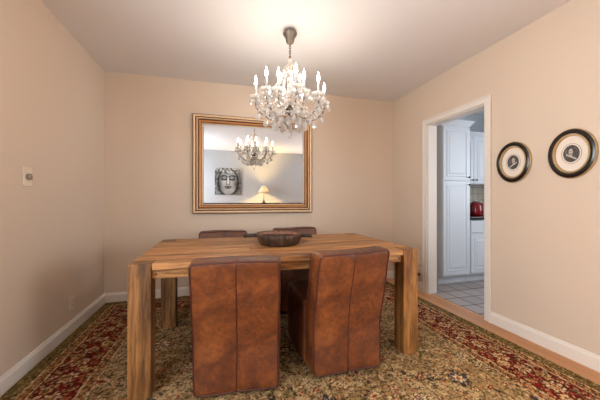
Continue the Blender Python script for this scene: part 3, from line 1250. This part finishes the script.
def serene_face(X, Y):
    def el(cx, cy, a, b):
        return ((X - cx) / a) ** 2 + ((Y - cy) / b) ** 2

    def g(v, k=1.0):
        return np.exp(-np.abs(v) * k)
    L = .40 + .25 * (vnoise(X, Y, 6, 3) - .5) + .2 * (vnoise(X, Y, 14, 4) - .5)
    face = el(0, -.05, .74, .98)
    m = 1 / (1 + np.exp((face - 1) * 12))
    fl = .66 - .22 * X ** 2 - .10 * np.abs(Y) + .10 * (vnoise(X, Y, 5, 8) - .5)
    L = L * (1 - m) + fl * m
    L -= .5 * g((face - 1.02), 14)
    hair = np.clip((Y - .58 + .12 * np.cos(X * 4)) * 8, 0, 1)
    L = L * (1 - hair) + hair * (.38 + .3 * (vnoise(X, Y, 12, 5) > .5))
    for s in (-1, 1):
        bx = (X - s * .30)
        brow = np.abs(Y - (.42 - 1.6 * (bx * .9) ** 2))
        L -= .45 * np.exp(-(brow / .05) ** 2) * (np.abs(bx) < .27)
        lid = np.abs(Y - (.12 + .9 * bx ** 2))
        L -= .75 * np.exp(-(lid / .04) ** 2) * (np.abs(bx) < .22)
        L -= .30 * np.exp(-(np.abs(Y - (.27 - 1.1 * bx ** 2)) / .03) ** 2) * (np.abs(bx) < .22)
        L -= .18 * np.exp(-((X - s * (.10 + .05 * (.4 - Y))) / .05) ** 2) * ((Y < .38) & (Y > -.2))
        L -= .5 * np.exp(-el(s * .10, -.22, .05, .03))
        ear = el(s * .80, .05, .10, .48)
        L -= .22 * np.exp(-el(s * .62, -.15, .16, .5))
    L += .15 * np.exp(-(X / .05) ** 2) * ((Y < .35) & (Y > -.15))
    mouth = np.abs(Y - (-.42 + .5 * X ** 2 - .10 * np.exp(-(X / .05) ** 2) * .4))
    L -= .55 * np.exp(-(mouth / .035) ** 2) * (np.abs(X) < .26)
    L -= .22 * np.exp(-el(0, -.42, .22, .09))
    L -= .35 * np.exp(-el(0, -.54, .18, .03))
    L -= .3 * np.exp(-el(0, -.32, .05, .03))
    L = np.clip(L, .08, .92)
    return np.stack([L, L * .985, L * .96], -1)


def portrait(seed, flip):
    def fn(X, Y):
        X = X * flip

        def el(cx, cy, a, b):
            return ((X - cx) / a) ** 2 + ((Y - cy) / b) ** 2

        def sm(v, k=10):
            return 1 / (1 + np.exp((v - 1) * k))
        L = .34 + .16 * (vnoise(X, Y, 7, seed) - .5)
        body = sm(el(-.05, -.95, .85, .75))
        L = L * (1 - body) + body * (.22 + .15 * vnoise(X, Y, 10, seed + 1))
        hair = sm(el(.02, .36, .42, .46))
        L = L * (1 - hair) + hair * (.12 + .3 * (vnoise(X, Y, 16, seed + 2)))
        fc = sm(el(.06, .22, .27, .36))
        L = L * (1 - fc) + fc * (.74 - .3 * np.clip(-X, 0, 1))
        nk = sm(el(.05, -.18, .16, .2))
        L = L * (1 - nk) + nk * .62
        collar = np.exp(-((Y + .38 - .5 * X) / .10) ** 2) * (np.abs(X) < .6)
        L = L * (1 - collar) + collar * .82
        for s in (-1, 1):
            L -= .5 * np.exp(-el(.07 + s * .11, .27, .06, .035))
        L -= .4 * np.exp(-el(.07, .03, .09, .03))
        L -= .2 * np.exp(-el(.10, .15, .03, .08))
        L = np.clip(L, .08, .9)
        return np.stack([L, L * .95, L * .9], -1)
    return fn


# ------------------------------------------------------------------ oval portraits on the right wall
def oval_picture(yc, zc, w, h, label, seed, flip):
    t = thing('oval_picture', label, 'picture', (XR, yc, zc), 0, 'oval portraits on the right wall')

    def ring(prof, mats, name, beads=None):
        mb = MB()
        seg = 56
        for i in range(len(prof) - 1):
            (a, da, _), (b, db, mi) = prof[i], prof[i + 1]
            v = []
            for k in range(seg):
                q = 2 * pi * k / seg
                v.append((-da, (w / 2 - a) * cos(q), (h / 2 - a) * sin(q)))
            for k in range(seg):
                q = 2 * pi * k / seg
                v.append((-db, (w / 2 - b) * cos(q), (h / 2 - b) * sin(q)))
            mb.add(v, [(k, (k + 1) % seg, seg + (k + 1) % seg, seg + k) for k in range(seg)], mi)
        o = mb.build(name, mats, t, smooth=True, recalc=False)
        return o
    ring([(0, 0, 0), (-.001, .006, 0), (.000, .013, 0), (.005, .017, 0), (.008, .018, 1), (.018, .023, 1), (.030, .022, 1), (.034, .019, 1), (.037, .019, 0), (.042, .020, 0), (.048, .014, 0), (.049, .006, 0)],
         [M['oval_gold'], M['black']], 'frame')
    bd = MB()
    n = 64
    for k in range(n):
        q = 2 * pi * k / n
        bd.bead((-.018, (w / 2 - .0435) * cos(q), (h / 2 - .0435) * sin(q)), .0036, 1, 6)
    bd.build('beading', M['gold_light'], t, smooth=True)
    seg = 48
    a, b = w / 2 - .046, h / 2 - .046
    mt = MB()
    v = [(-.007, a * cos(2 * pi * k / seg), b * sin(2 * pi * k / seg)) for k in range(seg)] + [(-.002, a * cos(2 * pi * k / seg), b * sin(2 * pi * k / seg)) for k in range(seg)]
    mt.add(v, [tuple(range(seg)), tuple(range(2 * seg - 1, seg - 1, -1))] + [(k, (k + 1) % seg, seg + (k + 1) % seg, seg + k) for k in range(seg)])
    mt.build('mat', M['mat_board'], t)
    pw, ph = w * .335, h * .345
    print_panel('portrait', t, pw, ph, portrait(seed, flip), lambda u, vv: (-.0085, -u, vv), 50, 50, True)
    rg = MB()
    rg.tube([(-.0075, (pw / 2 + .010) * cos(2 * pi * k / 48), (ph / 2 + .010) * sin(2 * pi * k / 48)) for k in range(48)], .0011, 5, closed=True)
    rg.build('mat_line', M['dark'], t)


oval_picture(1.776, 1.413, .288, .338, 'black and gold oval framed portrait, smaller and nearer the doorway', 31, 1)
oval_picture(1.372, 1.421, .288, .342, 'black and gold oval framed portrait farther right of the doorway', 57, -1)


# ------------------------------------------------------------------ switch and outlets
def outlet(loc, rz, label, w=.072, h=.118):
    """faces local -Y"""
    t = thing('wall_outlet', label, 'outlet', loc, rz, 'electrical wall outlets')
    MB().box(-w / 2, w / 2, -.006, 0, -h / 2, h / 2).build('cover_plate', M['plastic'], t, bevel=.002)
    for s in (-1, 1):
        r = MB()
        r.lathe([(.0165, 0), (.0165, .003)], 20, mat=Matrix.Translation((0, -.006, s * .021)) @ Matrix.Rotation(pi / 2, 4, 'X') @ Matrix.Scale(.85, 4, (0, 1, 0)))
        rc = r.build('socket', M['plastic'], t)
        sl = MB()
        for sx in (-.006, .006):
            sl.box(sx - .0012, sx + .0012, -.0096, -.0088, s * .021 - .002, s * .021 + .007)
        sl.box(-.002, .002, -.0096, -.0088, s * .021 - .010, s * .021 - .006)
        sl.build('slot', M['dark'], rc)
    return t


outlet((XL, 2.79, .242), radians(90), 'ivory double outlet low on the left wall above the baseboard')
outlet((XR, 2.915, .22), radians(-90), 'ivory double outlet low on the right wall between table leg and doorway')
t = thing('plug', 'small dark plug pushed into the outlet beside the doorway', 'plug', (XR - .009, 2.915, .20))
MB().box(-.030, 0, -.015, .015, -.016, .016).build('plug_body', M['dark'], t, bevel=.004)
MB().tube([(-.028, 0, -.006), (-.034, .004, -.03), (-.026, .012, -.07), (-.008, .02, -.088), (.0, .04, -.088)], .003, 8).build('cord', M['dark'], t, smooth=True)

t = thing('dimmer_switch', 'ivory wall plate with a round dimmer knob on the left wall', 'switch', (XL, 2.225, 1.25), radians(90))
MB().box(-.042, .042, -.007, 0, -.062, .062).build('cover_plate', M['plastic'], t, bevel=.003)
MB().lathe([(.021, 0), (.019, .016), (.015, .019)], 24, mat=Matrix.Translation((0, -.007, 0)) @ Matrix.Rotation(pi / 2, 4, 'X')).build('knob', M['knob'], t, smooth=True)


# ------------------------------------------------------------------ kitchen
def panel_door(name, parent, x0, x1, z0, z1, y, knob=None):
    """raised panel door whose back lies at y, facing -Y"""
    mb = MB()
    mb.box(x0, x1, y - .018, y, z0, z1)
    f = .052
    a0, a1, b0, b1 = x0 + f, x1 - f, z0 + f, z1 - f
    o1 = [(a0, b0), (a1, b0), (a1, b1), (a0, b1)]

    def rect(i):
        return [(a0 + i, b0 + i), (a1 - i, b0 + i), (a1 - i, b1 - i), (a0 + i, b1 - i)]
    lv = [(0, .018), (.004, .024), (.010, .024), (.014, .014), (.020, .014), (.045, .023)]
    for i in range(len(lv) - 1):
        ra, rb = rect(lv[i][0]), rect(lv[i + 1][0])
        for k in range(4):
            k2 = (k + 1) % 4
            mb.add([(ra[k][0], y - lv[i][1], ra[k][1]), (ra[k2][0], y - lv[i][1], ra[k2][1]), (rb[k2][0], y - lv[i + 1][1], rb[k2][1]), (rb[k][0], y - lv[i + 1][1], rb[k][1])], [(0, 1, 2, 3)])
    r = rect(lv[-1][0])
    mb.add([(p[0], y - lv[-1][1], p[1]) for p in r], [(0, 1, 2, 3)])
    # frame front is a ring so the recess stays open
    mb.f = mb.f[:]
    d = mb.build(name, M['cab'], parent, recalc=False)
    if knob:
        k = MB().lathe([(.005, 0), (.005, .012), (.013, .018), (.014, .024), (.008, .029)], 16, mat=Matrix.Translation((knob[0], y - .018, knob[1])) @ Matrix.Rotation(pi / 2, 4, 'X'))
        k.build('knob', M['pull'], d, smooth=True)
    return d


def crown(parent, x0, x1, y0, y1, z0, z1, out):
    mb = MB()
    lv = [(0, z0), (.006, z0 + .008), (out * .5, z0 + (z1 - z0) * .45), (out * .9, z1 - .014), (out, z1 - .010), (out, z1)]
    v = []
    for o_, z in lv:
        v += [(x0 - o_, y0 - o_, z), (x1 + o_, y0 - o_, z), (x1 + o_, y1, z), (x0 - o_, y1, z)]
    f = []
    for i in range(len(lv) - 1):
        for k in range(4):
            k2 = (k + 1) % 4
            f.append((i * 4 + k, i * 4 + k2, i * 4 + 4 + k2, i * 4 + 4 + k))
    f.append((0, 3, 2, 1))
    n = (len(lv) - 1) * 4
    f.append((n, n + 1, n + 2, n + 3))
    mb.add(v, f)
    return mb.build('crown_moulding', M['cab'], parent)


PX0, PX1, PY = 2.757, 3.20, 3.02
t = thing('pantry_cabinet', 'tall white pantry cabinet with two raised panel doors seen through the doorway', 'cabinet', ((PX0 + PX1) / 2, PY + .3, 0))
ox, oy = t.location.x, t.location.y
MB().box(PX0 - ox, PX1 - ox, PY - oy, KYB - oy - .002, .10, 2.07).box(PX0 - ox + .0, PX1 - ox, PY - oy + .06, KYB - oy - .002, 0.001, .10).build('body', M['cab'], t)
panel_door('door', t, PX0 + .008 - ox, PX1 - .008 - ox, .125, 1.345, PY - oy - .001, (PX1 - .035 - ox, 1.30))
panel_door('door', t, PX0 + .008 - ox, PX1 - .008 - ox, 1.355, 2.055, PY - oy - .001, (PX1 - .035 - ox, 1.40))
crown(t, PX0 - ox, PX1 - ox, PY - oy, KYB - oy - .002, 2.07, 2.145, .05)

BX0, BX1 = 3.205, 4.58
t = thing('base_cabinet', 'white base cabinet with drawer above door beside the pantry cabinet', 'cabinet', ((BX0 + BX1) / 2, PY + .3, 0))
ox, oy = t.location.x, t.location.y
MB().box(BX0 - ox, BX1 - ox, PY - oy, KYB - oy - .002, .10, .832).box(BX0 - ox, BX1 - ox, PY - oy + .06, KYB - oy - .002, .001, .10).build('body', M['cab'], t)
for k in range(3):
    a = BX0 + .012 + k * .455
    b = a + .44
    dr = MB().box(a - ox, b - ox, PY - .019 - oy, PY - .001 - oy, .665, .815).build('drawer', M['cab'], t, bevel=.004)
    MB().lathe([(.005, 0), (.005, .012), (.013, .018), (.014, .024), (.008, .029)], 16, mat=Matrix.Translation(((a + b) / 2 - ox, PY - .019 - oy, .74)) @ Matrix.Rotation(pi / 2, 4, 'X')).build('knob', M['pull'], dr, smooth=True)
    panel_door('door', t, a - ox, b - ox, .125, .65, PY - oy - .001, (b - .035 - ox, .60))
o = MB().box(BX0 + .001, BX1, PY - .03, KYB - .002, .833, .872).build('countertop', M['counter'], bevel=.004)
tag(o, 'black polished stone countertop on the kitchen base cabinet', 'countertop')

UY = 3.29
t = thing('upper_cabinet', 'white wall cabinet with raised panel doors above the kitchen counter', 'cabinet', ((BX0 + BX1) / 2, UY + .15, 1.33))
ox, oy = t.location.x, t.location.y
MB().box(BX0 - ox, BX1 - ox, UY - oy, KYB - oy - .002, 0, .70).build('body', M['cab'], t)
for k in range(4):
    a = BX0 + .01 + k * .342
    b = a + .335
    panel_door('door', t, a - ox, b - ox, .012, .685, UY - oy - .001, (b - .03 - ox if k % 2 == 0 else a + .03 - ox, .06))
crown(t, BX0 + .06 - ox, BX1 - .06 - ox, UY - oy, KYB - oy - .002, .70, .76, .04)
struct(MB().box(BX0, BX1, KYB - .010, KYB - .001, .873, 1.33).build('trim_3', M['splash']))


def kettle():
    t = thing('kettle', 'deep red rounded kettle on the black kitchen counter', 'kettle', (3.66, 3.34, .8725))
    MB().lathe([(.085, 0), (.095, .01), (.098, .06), (.094, .13), (.078, .175), (.055, .195), (.020, .203)], 32).build('body', M['red'], t, smooth=True)
    MB().lathe([(.052, .196), (.045, .206), (.015, .213), (.008, .222), (.013, .230), (.006, .238)], 20).build('lid', M['steel'], t, smooth=True)
    MB().tube([(-.080, 0, .165), (-.115, 0, .185), (-.135, 0, .15), (-.130, 0, .08), (-.100, 0, .035), (-.088, 0, .03)], .011, 10).build('handle', M['dark'], t, smooth=True)
    MB().tube([(.070, 0, .12), (.105, 0, .15), (.125, 0, .175)], [.026, .018, .012], 12).build('spout', M['red'], t, smooth=True)


kettle()

# ------------------------------------------------------------------ things behind the camera, seen in the mirror
t = thing('canvas_painting', 'square grey painting of a calm face, eyes closed, reflected in the mirror', 'painting', (.22, YF + .001, 1.62))
MB().box(-.36, .36, 0, .03, -.375, .375).build('canvas', M['grey_wall'], t)
print_panel('painted_face', t, .72, .75, serene_face, lambda u, v: (u, .0315, v), 110, 110)

t = thing('console_table', 'narrow white console table against the far wall, under the reflected lamp', 'table', (1.2, YF + .19, 0))
MB().box(-.55, .55, -.17, .17, .83, .86).build('tabletop', M['console'], t, bevel=.004)
MB().box(-.52, .52, -.15, .15, .74, .829).build('apron', M['console'], t)
for sx in (-.5, .5):
    for sy in (-.13, .13):
        MB().box(sx - .022, sx + .022, sy - .022, sy + .022, 0, .739).build('leg', M['console'], t)

t = thing('table_lamp', 'lit table lamp with cream cone shade, reflected in the mirror', 'lamp', (1.2, YF + .19, .8602))
MB().lathe([(.085, 0), (.085, .015), (.03, .03), (.022, .06), (.05, .11), (.055, .15), (.03, .21), (.012, .25), (.010, .52)], 24).build('base', M['lamp_base'], t, smooth=True)
sh = MB()
n = 36
v = []
for (r, z) in ((.175, .45), (.055, .635), (.052, .634), (.172, .449)):
    v += [(r * cos(2 * pi * k / n), r * sin(2 * pi * k / n), z) for k in range(n)]
sh.add(v, [(i * n + k, i * n + (k + 1) % n, ((i + 1) % 4) * n + (k + 1) % n, ((i + 1) % 4) * n + k) for i in range(4) for k in range(n)])
sh.build('lamp_shade', M['shade'], t, smooth=True)
MB().lathe([(.006, .52), (.018, .555), (.022, .575), (.016, .592), (.002, .60)], 14).build('bulb', emit('lamp_bulb', (255, 206, 130), 8500), t, smooth=True)
